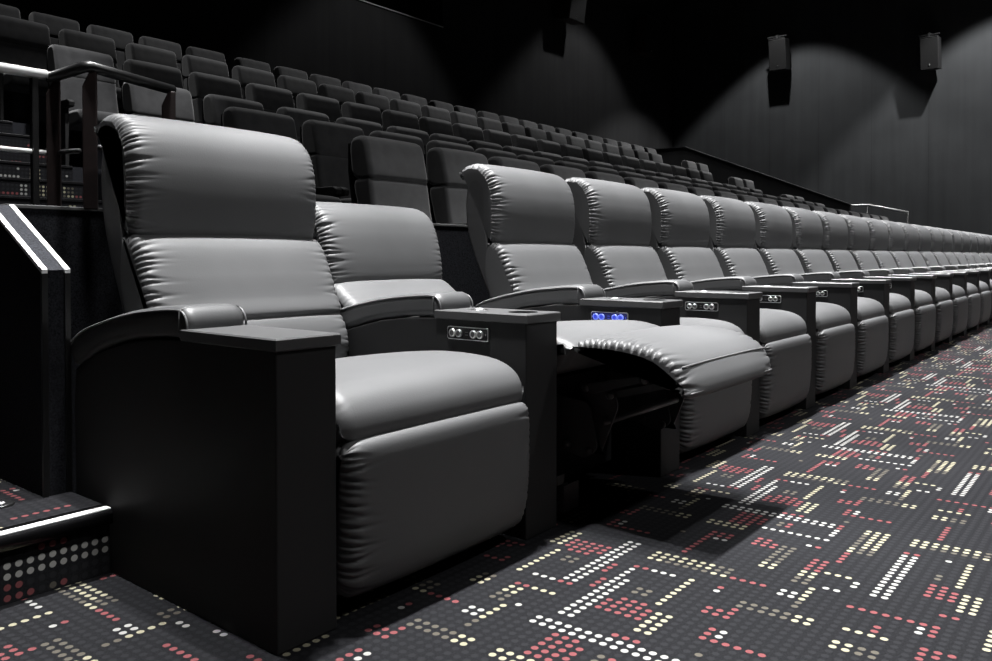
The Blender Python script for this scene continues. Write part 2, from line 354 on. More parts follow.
# ------------------------------------------------------------------ cushions
def catmull(P, closed=True, sub=24):
    P = np.array(P, float); n = len(P); out = []
    for k in range(n):
        p0, p1, p2, p3 = P[(k - 1) % n], P[k], P[(k + 1) % n], P[(k + 2) % n]
        t0 = 0.; t1 = t0 + np.linalg.norm(p1 - p0) ** .5; t2 = t1 + np.linalg.norm(p2 - p1) ** .5; t3 = t2 + np.linalg.norm(p3 - p2) ** .5
        for t in np.linspace(t1, t2, sub, endpoint=False):
            A1 = (t1 - t) / (t1 - t0) * p0 + (t - t0) / (t1 - t0) * p1
            A2 = (t2 - t) / (t2 - t1) * p1 + (t - t1) / (t2 - t1) * p2
            A3 = (t3 - t) / (t3 - t2) * p2 + (t - t2) / (t3 - t2) * p3
            B1 = (t2 - t) / (t2 - t0) * A1 + (t - t0) / (t2 - t0) * A2
            B2 = (t3 - t) / (t3 - t1) * A2 + (t - t1) / (t3 - t1) * A3
            out.append((t2 - t) / (t2 - t1) * B1 + (t - t1) / (t2 - t1) * B2)
    return np.array(out)

def section(ctrl, nvis, ds=0.006, dh=0.03):
    """closed smooth XZ section; the first nvis control points are the visible side (sampled finely)"""
    dense = catmull(ctrl); n = len(ctrl); sub = len(dense) // n
    seg = np.linalg.norm(np.roll(dense, -1, 0) - dense, axis=1); s = np.concatenate([[0], np.cumsum(seg)])
    svis = s[min(nvis * sub, len(dense) - 1)]
    tot = s[-1]
    ts = np.concatenate([np.linspace(0, svis, max(8, int(svis / ds)), endpoint=False), np.linspace(svis, tot, max(4, int((tot - svis) / dh)), endpoint=False)])
    cl = np.vstack([dense, dense[:1]])
    P = np.stack([np.interp(ts, s, cl[:, 0]), np.interp(ts, s, cl[:, 1])], 1)
    T = np.roll(P, -1, 0) - np.roll(P, 1, 0); T /= np.linalg.norm(T, axis=1)[:, None] + 1e-9
    Nn = np.stack([T[:, 1], -T[:, 0]], 1)
    area = 0.5 * np.sum(P[:, 0] * np.roll(P[:, 1], -1) - np.roll(P[:, 0], -1) * P[:, 1])
    if area < 0: Nn = -Nn
    return P, Nn, ts, svis

def cushion(ctrl, nvis, y0, y1, r=0.04, crown=0.008, pleat=0.008, seed=1, ds=0.006, shear=0.0, extra=None, plen=0.030, pgap=0.017, edge_pow=2.0):
    P, Nn, ts, svis = section(ctrl, nvis, ds)
    w = y1 - y0
    e = np.array([0, .002, .005, .009, .014, .02, .027, .034, .042, .052, .064, .08, .10, .13, .17, .22])
    e = e[e < w / 2 - .02]
    half = list(e) + list(np.linspace(e[-1] + .06, w / 2, max(2, int((w / 2 - e[-1]) / .05))))
    ys = sorted(set([round(v, 5) for v in half] + [round(w - v, 5) for v in half]))
    rng = np.random.default_rng(seed)
    def pl():
        sc = []; s = .01
        while s < svis - .008:
            sc.append((s, rng.uniform(.45, 1.0) * pleat, rng.uniform(.0028, .0046), rng.uniform(.6, 1.4) * plen, rng.uniform(-.25, .25)))
            s += rng.uniform(.7, 1.35) * pgap
        return sc
    PL = [pl(), [(a, d * .35, c, e_, f) for a, d, c, e_, f in pl()]]
    V = []
    for y in ys:
        t = max(0.0, min(y, w - y)); side = 0 if y < w / 2 else 1
        ins = r * (1 - (1 - max(0, 1 - t / r) ** edge_pow) ** (1 / edge_pow)) if t < r else 0.0
        cr = crown * (1 - abs(2 * y / w - 1) ** 3)
        d = np.zeros(len(P))
        if pleat > 0 and t < .16:
            for (s0, A, wd, Lk, kx) in PL[side]:
                d -= A * np.exp(-((ts - s0 - kx * t) / wd) ** 2) * math.exp(-(t / Lk) ** 1.5)
            d[ts > svis] = 0
        off = -ins + np.where(ts <= svis, cr, 0) + d
        Q = P + Nn * off[:, None]
        if extra is not None: Q = extra(Q, y, w, ts)
        V.append(np.stack([Q[:, 0], np.full(len(Q), y0 + y), Q[:, 1]], 1))
    n = len(P); m = len(ys); V = np.concatenate(V)
    fs = []
    for k in range(m - 1):
        for i in range(n):
            j = (i + 1) % n
            fs.append([k * n + i, k * n + j, (k + 1) * n + j, (k + 1) * n + i])
    mb = MB(); mb.add(V.tolist(), fs, 0, True)
    mb.f.append(list(range(n))); mb.m.append(0); mb.s.append(False)
    mb.f.append([(m - 1) * n + i for i in range(n)]); mb.m.append(0); mb.s.append(False)
    return mb

def rot(pts, c, deg, off=(0, 0)):
    a = math.radians(deg); o = []
    for x, z in pts:
        dx, dz = x - c[0], z - c[1]
        o.append((c[0] + dx * math.cos(a) - dz * math.sin(a) + off[0], c[1] + dx * math.sin(a) + dz * math.cos(a) + off[1]))
    return o
P = 0.80; P0 = 0.01808; W = 0.15064; BAY = P + P0 - W
def con_far(n): return n * P + (P0 if n > 0 else 0.0)
def bay_y(n): return con_far(n)
def bay_w(n): return con_far(n + 1) - W - con_far(n)
ORD = ['first', 'second', 'third', 'fourth', 'fifth', 'sixth', 'seventh', 'eighth', 'ninth', 'tenth', 'eleventh', 'twelfth',
       'thirteenth', 'fourteenth', 'fifteenth', 'sixteenth', 'seventeenth', 'eighteenth', 'nineteenth', 'twentieth',
       'twenty-first', 'twenty-second', 'twenty-third', 'twenty-fourth', 'twenty-fifth', 'twenty-sixth']

# ------------------------------------------------------------------ recliners
HEAD = [(-.908, .828), (-.884, .829), (-.866, .860), (-.858, .910), (-.856, .98), (-.862, 1.05), (-.880, 1.110), (-.916, 1.156), (-.968, 1.184), (-1.022, 1.191), (-1.068, 1.177), (-1.092, 1.146),
        (-1.080, 1.122), (-1.05, 1.124), (-1.0, 1.135), (-.958, 1.10), (-.940, 1.0), (-.936, .9)]
LUMB = [(-.925, .842), (-.875, .838), (-.838, .806), (-.795, .725), (-.766, .655), (-.744, .606), (-.752, .596), (-.738, .582), (-.718, .540), (-.708, .485), (-.722, .440),
        (-.77, .40), (-.86, .43), (-.90, .56), (-.945, .70)]
SHELL = [(-.925, 1.04), (-.940, 1.095), (-.982, 1.128), (-1.022, 1.112), (-1.040, 1.06), (-1.044, .98), (-1.030, .88), (-.995, .78), (-.945, .67), (-.905, .585), (-.862, .43), (-.845, .30),
         (-.76, .30), (-.80, .50), (-.855, .66), (-.905, .80), (-.925, .92)]
SEAT = [(-.012, .3885), (.005, .3895), (.010, .403), (.009, .420), (.002, .445), (-.018, .470), (-.060, .491), (-.130, .502), (-.28, .503), (-.45, .484), (-.62, .450), (-.78, .412),
        (-.80, .37), (-.74, .33), (-.45, .325), (-.12, .335), (-.04, .365)]
REST = [(-.022, .3880), (.012, .3878), (.027, .380), (.034, .356), (.036, .27), (.033, .18), (.024, .105), (.006, .062), (-.02, .048),
        (-.06, .06), (-.078, .12), (-.072, .28), (-.050, .365)]

def finish(root, w, head, lumb, shell, seat, rest, seed, head_extra=None):
    mats = M['leather']
    cushion(head, 12, .008, w - .010, r=.036, crown=.006, pleat=.017, seed=seed, ds=.004).build('headrest', mats, root)
    cushion(lumb, 10, .007, w - .003, r=.024, crown=.010, pleat=.016, seed=seed + 1, pgap=.020, ds=.004).build('back_cushion', mats, root)
    cushion(shell, 12, .008, w - .008, r=.012, crown=0, pleat=0, seed=seed).build('back_shell', M['shell'], root)
    cushion(seat, 12, .008, w - .008, r=.036, crown=.010, pleat=.003, seed=seed + 2, pgap=.04).build('seat_cushion', mats, root)
    cushion(rest, 9, .010, w - .010, r=.038, crown=.008, pleat=.018, seed=seed + 3, ds=.004).build('leg_rest', mats, root)

def upright(w, seed):
    root = empty('recliner')
    finish(root, w, HEAD, LUMB, SHELL, SEAT, REST, seed)
    b = MB(); b.box(-.76, -.13, .02, w - .02, .02, .33); b.box(-.70, -.20, .05, w - .05, 0, .03)
    b.build('base', M['base'], root)
    return root

RL = {0: 'upright black leather recliner nearest the camera, beside the plain end panel',
      1: 'black leather recliner leaning back with its footrest raised, second from the near end',
      2: 'upright black leather recliner just past the one with the raised footrest'}
def rec_label(n):
    return RL.get(n, 'upright black leather recliner, %s from the near end of the front row' % ORD[n])
NREC = 23
first = upright(bay_w(0), 3); first.location = (0, bay_y(0), 0)
tag(first, rec_label(0), 'recliner', 'leather recliners in the front row')
proto = upright(bay_w(2), 21); proto.location = (0, bay_y(2), 0)
tag(proto, rec_label(2), 'recliner', 'leather recliners in the front row')
alt = upright(bay_w(2), 57); alt.location = (0, bay_y(3), 0)
tag(alt, rec_label(3), 'recliner', 'leather recliners in the front row')
for n in range(4, NREC):
    o = dup(proto if n % 2 == 0 else alt, (0, bay_y(n), 0))
    o['label'] = rec_label(n)

# the reclined one
rc = empty('recliner', (0, bay_y(1), 0))
tag(rc, rec_label(1), 'recliner', 'leather recliners in the front row')
w1 = bay_w(1)
RHEAD = [(max(x, -1.270) if z < .955 else x, z) for x, z in rot(HEAD, (-.88, .83), 11, (-.138, -.174))]
RLUMB = [(-1.10, .69), (-1.045, .682), (-1.00, .676), (-.95, .645), (-.88, .596), (-.82, .552), (-.815, .538), (-.795, .53), (-.755, .515), (-.725, .49), (-.73, .455),
         (-.80, .42), (-.90, .46), (-.98, .53), (-1.07, .61)]
RSHELL = rot(SHELL, (-.88, .83), 11, (-.138, -.168))
RSHELL = [p if p[1] > .62 else q for p, q in zip(RSHELL, SHELL)]
RSHELL = [RSHELL[0], RSHELL[1], RSHELL[2], RSHELL[3], RSHELL[4], RSHELL[5], RSHELL[6], (-1.13, .62), (-1.06, .54), (-.99, .47), (-.93, .38), (-.90, .30),
          (-.80, .30), (-.86, .42), (-.96, .52), (-1.06, .62), (-1.09, .73)]
RSEAT = [(.035, .500), (.045, .516), (.020, .532), (-.03, .545), (-.09, .551), (-.17, .549), (-.26, .543), (-.36, .535), (-.50, .520), (-.66, .500), (-.76, .485),
         (-.79, .44), (-.74, .39), (-.45, .385), (-.10, .415), (0, .450)]
RREST = [(.040, .508), (.060, .536), (.110, .547), (.180, .548), (.255, .540), (.315, .525), (.348, .507), (.368, .490), (.381, .470), (.393, .445), (.397, .416),
         (.386, .408), (.350, .444), (.30, .482), (.22, .502), (.12, .508), (.055, .500)]
cushion(RHEAD, 12, .008, w1 - .010, r=.036, crown=.006, pleat=.017, seed=91, ds=.004).build('headrest', M['leather'], rc)
cushion(RLUMB, 10, .008, w1 - .008, r=.035, crown=.010, pleat=.008, seed=92).build('back_cushion', M['leather'], rc)
cushion(RSHELL, 12, .008, w1 - .008, r=.012, crown=0, pleat=0).build('back_shell', M['shell'], rc)
cushion(RSEAT, 11, .008, w1 - .008, r=.030, crown=.008, pleat=.004, seed=93, pgap=.03).build('seat_cushion', M['leather'], rc)
fr = cushion(RREST, 12, .010, w1 - .010, r=.016, crown=.006, pleat=.016, seed=94, pgap=.019, plen=.042, ds=.004).build('foot_rest', M['leather'], rc)
pp = MB(); pp.tube([(.3745, y, .4870 + .004 * (1 - abs(2 * (y / w1) - 1) ** 3)) for y in np.linspace(.03, w1 - .03, 24)], .0030, 8)
pp.tube([(.400, y, .421) for y in np.linspace(.03, w1 - .03, 12)], .0022, 8)
pp.build('piping', M['piping'], fr)
b = MB(); b.box(-.76, -.22, .02, w1 - .02, .02, .37); b.box(-.70, -.25, .05, w1 - .05, 0, .03)
b.build('base', M['base'], rc)
# recline linkage under the raised footrest
def plate(b, y, pts, th=.006):
    b.prism(pts, y, y + th, 0, 0.0015)
def rounded(pts, r=.02, k=5):
    out = []; n = len(pts)
    for i in range(n):
        p = Vector(pts[i]); a = (Vector(pts[i - 1]) - p).normalized(); c = (Vector(pts[(i + 1) % n]) - p).normalized()
        for t in [m / (k - 1) for m in range(k)]:
            q = (1 - t) ** 2 * (p + a * r) + 2 * t * (1 - t) * p + t * t * (p + c * r)
            out.append((q.x, q.y))
    return out
for yy in (.085, w1 - .095):
    b = MB()
    plate(b, yy, rounded([(-.16, .375), (.055, .352), (.085, .22), (.04, .185), (-.16, .235)]))
    b.lathe([(.011, 0), (.011, .006), (.007, .009)], (-.02, yy, .222), 'y', 16)
    b.lathe([(.011, 0), (.011, .006), (.007, .009)], (.055, yy, .212), 'y', 16)
    side = b.build('linkage_plate', M['mech'], rc)
    b = MB()
    plate(b, yy + .03, rounded([(.0, .40), (.115, .405), (.135, .345), (.075, .195), (.05, .195), (.02, .33)], .015))
    if yy < .2: plate(b, yy + .045, rounded([(.10, .36), (.11, .385), (.31, .440), (.315, .420)], .008))
    plate(b, yy + .015, rounded([(.02, .385), (.04, .405), (.22, .445), (.24, .43), (.05, .375)], .008))
    for px, pz in ((.035, .392), (.115, .378), (.225, .432), (.30, .424))[:4 if yy < .2 else 3]:
        b.lathe([(.012, 0), (.012, .008), (.007, .012)], (px, yy + .02, pz), 'y', 16)
    b.build('linkage_arm', M['mech'], rc)
b = MB()
b.tube([(.10, .09, .30), (.10, w1 - .09, .30)], .012, 14)
b.build('cross_tube', M['mech'], rc)
b = MB()
b.box(-.13, -.02, .06, .09, .02, .105, 0, .002); b.box(-.02, -.016, .06, .14, .02, .10); b.box(-.06, -.02, .03, .07, .105, .135, 0, .003)
b.build('floor_bracket', M['mech'], rc)
b = MB(); b.box(-.20, -.14, .10, w1 - .10, .06, .30, 0, .004)
b.build('actuator_box', M['base'], rc)

# ------------------------------------------------------------------ armrest consoles (local y: 0 is the far face)
BODY = [(0, 0), (0, .597), (-.332, .597), (-.45, .592), (-.576, .577), (-.717, .543), (-.80, .513), (-.850, .49), (-.860, .40), (-.853, 0)]
ARM = [(-.884, .520), (-.889, .545), (-.872, .563), (-.824, .590), (-.716, .620), (-.575, .648), (-.473, .660), (-.37, .667), (-.338, .664), (-.322, .648), (-.318, .625), (-.322, .603),
       (-.40, .598), (-.576, .579), (-.717, .545), (-.850, .492)]

def arm_pad(root):
    a = cushion(ARM, 12, -W - .001, .001, r=.020, crown=.004, pleat=0, ds=.01).build('arm_pad', M['pad'], root)
    top = catmull(ARM)[24 * 1 + 12: 24 * 11]
    b = MB()
    for yy in (-W + .001, -.001):
        b.tube([(x, yy, z - .006) for x, z in top[::6]], .0028, 8)
    fr_ = [(-.346, -W + t * W, .668 if 0 < t < 1 else .662) for t in np.linspace(0, 1, 9)]
    b.tube([(-.346, -W - .003, .612)] + fr_ + [(-.346, .003, .612)], .0018, 8)
    b.build('piping', M['piping'], a)
    return a

def tray_mesh(hole):
    x0, x1, y0, y1, z0, z1, c = -.336, .008, -W - .006, .006, .595, .621, .003
    bm = bmesh.new()
    def loop(ins, z):
        return [bm.verts.new(p) for p in ((x0 + ins, y0 + ins, z), (x1 - ins, y0 + ins, z), (x1 - ins, y1 - ins, z), (x0 + ins, y1 - ins, z))]
    L0 = loop(c, z0); L1 = loop(0, z0 + c); L2 = loop(0, z1 - c); L3 = loop(c, z1)
    for A, B in ((L0, L1), (L1, L2), (L2, L3)):
        for i in range(4):
            bm.faces.new((A[i], A[(i + 1) % 4], B[(i + 1) % 4], B[i]))
    bm.faces.new(L0[::-1])
    if not hole:
        bm.faces.new(L3)
    else:
        es = [bm.edges.get((L3[i], L3[(i + 1) % 4])) for i in range(4)]
        n = 40
        R = [bm.verts.new((-.066 + .043 * math.cos(2 * PI * i / n), -W / 2 + .043 * math.sin(2 * PI * i / n), z1)) for i in range(n)]
        es += [bm.edges.new((R[i], R[(i + 1) % n])) for i in range(n)]
        bmesh.ops.triangle_fill(bm, use_beauty=True, use_dissolve=False, edges=es)
        R2 = [bm.verts.new((v.co.x, v.co.y, z1 - .024)) for v in R]
        for i in range(n):
            bm.faces.new((R[i], R[(i + 1) % n], R2[(i + 1) % n], R2[i]))
        # drop the fill inside the hole
        for f in list(bm.faces):
            if len(f.verts) == 3:
                cc = f.calc_center_median()
                if (cc.x + .066) ** 2 + (cc.y + W / 2) ** 2 < .040 ** 2: bm.faces.remove(f)
    mb = MB(); mb.bm(bm, 0)
    return mb

SWX = (-.263, -.238, -.183, -.158)
def switches(root, lit):
    z0, z1 = .5375, .5755
    b = MB()
    pl = rounded([(-.286, z0), (-.130, z0), (-.130, z1), (-.286, z1)], .008, 4)
    b.prism(pl, -W - .0045, -W + .002, 0, .0012)
    inner = rounded([(-.2835, z0 + .0025), (-.1325, z0 + .0025), (-.1325, z1 - .0025), (-.2835, z1 - .0025)], .007, 4)
    b.prism(inner, -W - .0056, -W - .003, 1)
    for k in (-1, 1):
        b.box(-.215, -.205, -W - .0062, -W - .0056, .5565 + k * .004 - .001, .5565 + k * .004 + .001, 2)
    for xx in (-.277, -.139):
        b.lathe([(.0022, 0), (.0022, .0009)], (xx, -W - .0056, .5565), 'y', 10, 2)
    pt = b.build('switch_plate', [M['chrome'], M['blue_plate'] if lit else M['plate'], M['blue'] if lit else M['button']], root)
    if lit: pt['label'] = 'switch plate glowing blue'
    for xx in SWX:
        b = MB()
        b.lathe([(.0118, 0), (.0118, .005), (.0100, .0068), (.0085, .0068), (.0080, .0045)], (xx, -W - .0055, .5565), 'y', 24, 0)
        b.lathe([(.0078, 0), (.0078, .0055), (.006, .0062)], (xx, -W - .0055, .5565), 'y', 20, 1)
        b.build('button', [M['white_led'], M['blue']] if lit else [M['chrome'], M['button']], pt)

def console(end=False, lit=False):
    root = empty('armrest_console')
    b = MB(); b.prism(BODY, -W, 0, 0, .004); b.build('body', M['vinyl'], root)
    arm_pad(root)
    tr = tray_mesh(not end).build('tray_top', M['tray'], root)
    if not end:
        b = MB()
        b.lathe([(.0425, .6215), (.0425, .560), (.039, .557), (.0, .557)], (-.066, -W / 2, 0), 'z', 40)
        b.f.pop(); b.m.pop(); b.s.pop()
        b.build('cup_holder', M['tray'], root)
        b = MB()
        b.lathe([(.031, .620), (.031, .6225), (.0285, .6225), (.0285, .6215)], (-.232, -W / 2, 0), 'z', 36, 0)
        b.f.pop(); b.m.pop(); b.s.pop()
        b.lathe([(.0285, .6205), (.0285, .6215), (.012, .6215), (.010, .6225), (.002, .6225)], (-.232, -W / 2, 0), 'z', 36, 1)
        b.build('table_socket', [M['chrome'], M['tray']], root)
        switches(root, lit)
    return root

GC = 'armrest consoles between the recliners'
c0 = console(end=True); tag(c0, 'plain black end panel with arm pad at the near end of the recliner row', 'armrest', GC)
c1 = console(); c1.location = (0, con_far(1), 0)
tag(c1, 'black armrest console between the nearest recliner and the reclined one', 'armrest', GC)
c2 = console(lit=True); c2.location = (0, con_far(2), 0)
tag(c2, 'black armrest console with blue glowing buttons beside the raised footrest', 'armrest', GC)
for n in range(3, NREC + 1):
    o = dup(c1, (0, con_far(n), 0))
    o['label'] = 'black armrest console, %s from the near end of the recliner row, end panel included' % ORD[n]

# ------------------------------------------------------------------ cinema seats on the tiers (local: x = 0 at the top front of the back, y = 0 at the far edge)
SB = .43
def cinema_seat():
    root = empty('cinema_seat')
    pad = [(.040, .700), (.058, .706), (.060, .728), (.049, .79), (.034, .85), (.018, .903), (-.010, .927), (-.050, .931), (-.090, .918), (-.106, .885), (-.10, .80), (-.085, .73), (-.04, .705)]
    cushion(pad, 9, -SB, 0, r=.024, crown=.004, pleat=0, ds=.022).build('headrest', [M['seat']], root)
    low = [(.052, .712), (.058, .69), (.080, .56), (.105, .43), (.09, .37), (.02, .37), (-.01, .45), (-.05, .58), (-.07, .70), (0, .712)]
    cushion(low, 4, -SB, 0, r=.020, crown=.006, pleat=0, ds=.03).build('back_cushion', [M['seat']], root)
    st = [(.09, .37), (.12, .405), (.23, .418), (.36, .422), (.42, .412), (.44, .38), (.42, .335), (.32, .31), (.15, .31)]
    cushion(st, 6, -SB - .01, .01, r=.022, crown=.006, pleat=0, ds=.03).build('seat_cushion', [M['seat']], root)
    b = MB(); b.prism([(-.112, .90), (-.105, .75), (-.06, .50), (-.01, .34), (-.03, .33), (-.085, .50), (-.125, .75), (-.125, .90)], -SB + .01, -.01, 0, .004)
    b.build('back_panel', M['seat_plastic'], root)
    for y in (-SB - .056, .014):
        b = MB(); b.prism([(.0, .455), (.06, .485), (.34, .488), (.38, .470), (.37, .435), (.03, .42)], y, y + .042, 0, .008)
        b.box(.10, .30, y + .008, y + .034, 0, .44, 0, .004)
        b.build('armrest', M['seat_plastic'], root)
    return root

XR = dict(A=-1.80, B=-2.72, C=-3.75, D=-4.75, E=-5.72, F=-6.95)
TOP = dict(A=1.400, B=1.632, C=1.912, D=2.294, E=2.683, F=3.115)
FL = {k: TOP[k] - .930 for k in TOP}
RIGHT = dict(A=[2.131, 2.70, 3.24], B=[1.976, 2.537, 3.10, 3.67, 4.22, 4.76], C=[1.908, 2.486, 3.10, 3.68, 4.25, 4.74, 5.28, 5.86],
             D=[1.865, 2.42, 2.965, 3.51, 4.06, 4.53, 5.05, 5.60, 6.16, 6.73, 7.31], E=[1.27, 1.811, 2.35, 2.93, 3.40, 3.90, 4.43, 4.97, 5.52, 6.09, 6.67, 7.13, 7.65, 8.21, 8.77],
             F=[1.52, 2.066, 2.53, 3.05, 3.60, 4.14, 4.86, 5.42, 5.92, 6.47, 7.03, 7.61, 8.20, 8.74, 9.33, 9.82])
PITCH = dict(A=.5615, B=.5615, C=.5605, D=.5475, E=.56, F=.5625)
END = dict(A=12.85, B=12.85, C=12.85, D=12.80, E=12.68, F=14.95)
RN = dict(A='first', B='second', C='third', D='fourth', E='fifth', F='topmost')
seat0 = None
for k in 'ABCDEF':
    rs = list(RIGHT[k])
    while rs[-1] + PITCH[k] < END[k] + .03:
        rs.append(rs[-1] + PITCH[k])
    for q, y in enumerate(rs):
        if q and y - rs[q - 1] < SB + .114: y = rs[q] = rs[q - 1] + SB + .114
        lab = 'grey plush cinema seat, %s from the near aisle in the %s raised row' % (ORD[q] if q < len(ORD) else 'last', RN[k])
        if seat0 is None:
            seat0 = cinema_seat(); o = seat0; o.location = (XR[k], y, FL[k])
            tag(o, lab, 'cinema seat', 'plush cinema seats on the raised rows')
        else:
            o = dup(seat0, (XR[k], y, FL[k])); o['label'] = lab
    if k in 'CDE':
        for y, nm in ((14.23, 'nearer'), (14.80, 'farther')):
            o = dup(seat0, (XR[k], y, FL[k]))
            o['label'] = 'grey cinema seat, %s of the pair past the far aisle, %s raised row' % (nm, RN[k])
# ------------------------------------------------------------------ room shell
XB, YF, YN, XS, ZC = -8.8, 19.5, -7.0, 10.0, 8.6
i0 = int(math.floor(xy_cell(-1.28, 0)[0])) ; i1 = int(xy_cell(4.2, 0)[0])
jlo = int(xy_cell(0, -2.6)[1]); jhi = int(xy_cell(0, YF)[1])
o2 = cell_xy(i0 - .5, jlo - .5); uu = cell_xy(1, 0) - cell_xy(0, 0); vv = cell_xy(0, 1) - cell_xy(0, 0)
fl = carpet_object('floor', [((o2[0], o2[1], 0), (uu[0], uu[1], 0), (vv[0], vv[1], 0), i1 - i0, jhi - jlo, i0, jlo)],
                   [[(-1.33, YN, -.002), (XS, YN, -.002), (XS, YF, -.002), (-1.33, YF, -.002)]])
struct(fl)
b = MB(); b.box(XB - .2, XS + .2, YN - .2, YF + .2, ZC, ZC + .2); struct(b.build('ceiling', M['concrete']))
b = MB(); b.box(XB - .2, XS + .2, YF, YF + .2, 0, ZC); struct(b.build('wall_far', M['wall_side']))
b = MB(); b.box(XB - .2, XS + .2, YN - .2, YN, 0, ZC); struct(b.build('wall_near', M['wall_side']))
b = MB(); b.box(XS, XS + .2, YN, YF, 0, ZC); struct(b.build('wall_screen', M['wall_side']))
# back wall with the projection window cut through it
WY0, WY1, WZ0, WZ1 = 4.2, 10.02, 5.02, 7.2
b = MB()
b.box(XB - .2, XB, YN, YF, 0, WZ0); b.box(XB - .2, XB, YN, YF, WZ1, ZC)
b.box(XB - .2, XB, YN, WY0, WZ0, WZ1); b.box(XB - .2, XB, WY1, YF, WZ0, WZ1)
struct(b.build('wall_back', M['wall_back']))
b = MB()
b.box(XB - .95, XB - .9, WY0 - .1, WY1 + .1, WZ0 - .1, WZ1 + .1)
b.box(XB - .95, XB - .2, WY0 - .1, WY1 + .1, WZ0 - .1, WZ0); b.box(XB - .95, XB - .2, WY0 - .1, WY1 + .1, WZ1, WZ1 + .1)
b.box(XB - .95, XB - .2, WY0 - .1, WY0, WZ0, WZ1); b.box(XB - .95, XB - .2, WY1, WY1 + .1, WZ0, WZ1)
struct(b.build('window_1', M['wall_back']))
b = MB(); b.box(XB - .02, XB + .012, WY0, WY1, WZ0 - .012, WZ0 + .006); struct(b.build('trim_1', M['silver']))
# corner bead
b = MB(); b.box(XB, XB + .03, YF - .03, YF, 2.5, ZC); struct(b.build('trim_2', M['speaker']))

# tiers
EDGE = [('A', -1.33, -2.3), ('B', -2.3, -3.2), ('C', -3.2, -4.15), ('D', -4.15, -5.1), ('E', -5.1, -6.2), ('F', -6.2, XB)]
YT0, YT1 = YN, 15.55
for k, xa, xb in EDGE:
    b = MB(); b.box(xb, xa, YT0, YT1, -.05, FL[k]); struct(b.build('floor_tier', M['plain_carpet']))
# carpeted aisle steps between the tiers, with dotted risers
steps = [(-3.2, -4.15, FL['B'], FL['C'], 2), (-4.15, -5.1, FL['C'], FL['D'], 3), (-5.1, -6.2, FL['D'], FL['E'], 3), (-2.3, -3.2, FL['A'], FL['B'], 2)]
def aisle(y0, y1, nm):
    pat = []; qs = []; nose = MB()
    for xe, _, za, zb, n in steps:
        for q in range(n):
            xr = xe + .30 * (n - 1 - q) + .002
            z0 = za + (zb - za) * q / n; z1 = za + (zb - za) * (q + 1) / n
            nu = int((y1 - y0) / .0243); nv = max(1, int((z1 - z0 - .012) / .0243))
            ztop = z0 + nv * .0243
            pat.append(((xr, y0, z0 + .002), (0, .0243, 0), (0, 0, .0243), nu, nv, int(q * 13 + xe * 7) % 42, int(xe * 31 + q * 17) % 42))
            ye = y0 + nu * .0243
            qs.append([(xr, y0, ztop), (xr, ye, ztop), (xr, ye, z1), (xr, y0, z1)])
            qs.append([(xr, y0, z1), (xr, ye, z1), (xe - .01, ye, z1), (xe - .01, y0, z1)])
            for yy in (y0, ye):
                qs.append([(xr, yy, z0), (xr, yy, z1), (xe - .01, yy, z1), (xe - .01, yy, z0)])
            nose.box(xr - .03, xr + .006, y0, ye, z1 - .014, z1 + .004, 0, .003)
    struct(carpet_object(nm, pat, qs))
    nb = nose.build('trim_nosing', M['nosing']); struct(nb)
aisle(-.45, 1.30, 'floor_aisle_steps')
aisle(12.92, 13.62, 'floor_aisle_steps')

# parapet behind the recliners, its metal edge, the sloping stringer wall
b = MB(); b.box(-1.33, -1.28, -.152, YF, 0, .922); struct(b.build('wall_parapet', M['plain_carpet']))
b = MB(); b.box(-1.335, -1.2785, -.152, YF, .922, .934, 0, .002); struct(b.build('trim_3', M['dull_trim']))
sec = [(-.88, .0), (-.88, .742), (-1.225, .922), (-1.33, .922), (-1.33, .0)]
b = MB(); b.prism(sec, -.219, -.1535); struct(b.build('wall_stringer', M['plain_carpet']))
cap = [(-.878, .742), (-1.225, .9225), (-1.33, .9225), (-1.33, .9265), (-1.225, .9265), (-.876, .7455)]
b = MB(); b.prism(cap, -.206, -.166); struct(b.build('trim_cap', M['cap_carpet']))
tr = [(-.875, .736), (-1.227, .919), (-1.227, .929), (-.875, .7475)]
for ya, yb in ((-.2215, -.207), (-.165, -.1510)):
    b = MB(); b.prism(tr, ya, yb, 0, .0008); struct(b.build('trim_edge', M['silver']))
for ya, yb in ((-.2215, -.207), (-.165, -.1510)):
    b = MB(); b.box(-.884, -.8745, ya, yb, .165, .737); struct(b.build('trim_post_shaded', M['black_metal']))  # same metal edge trim, blackened to carry the shade on its upright run
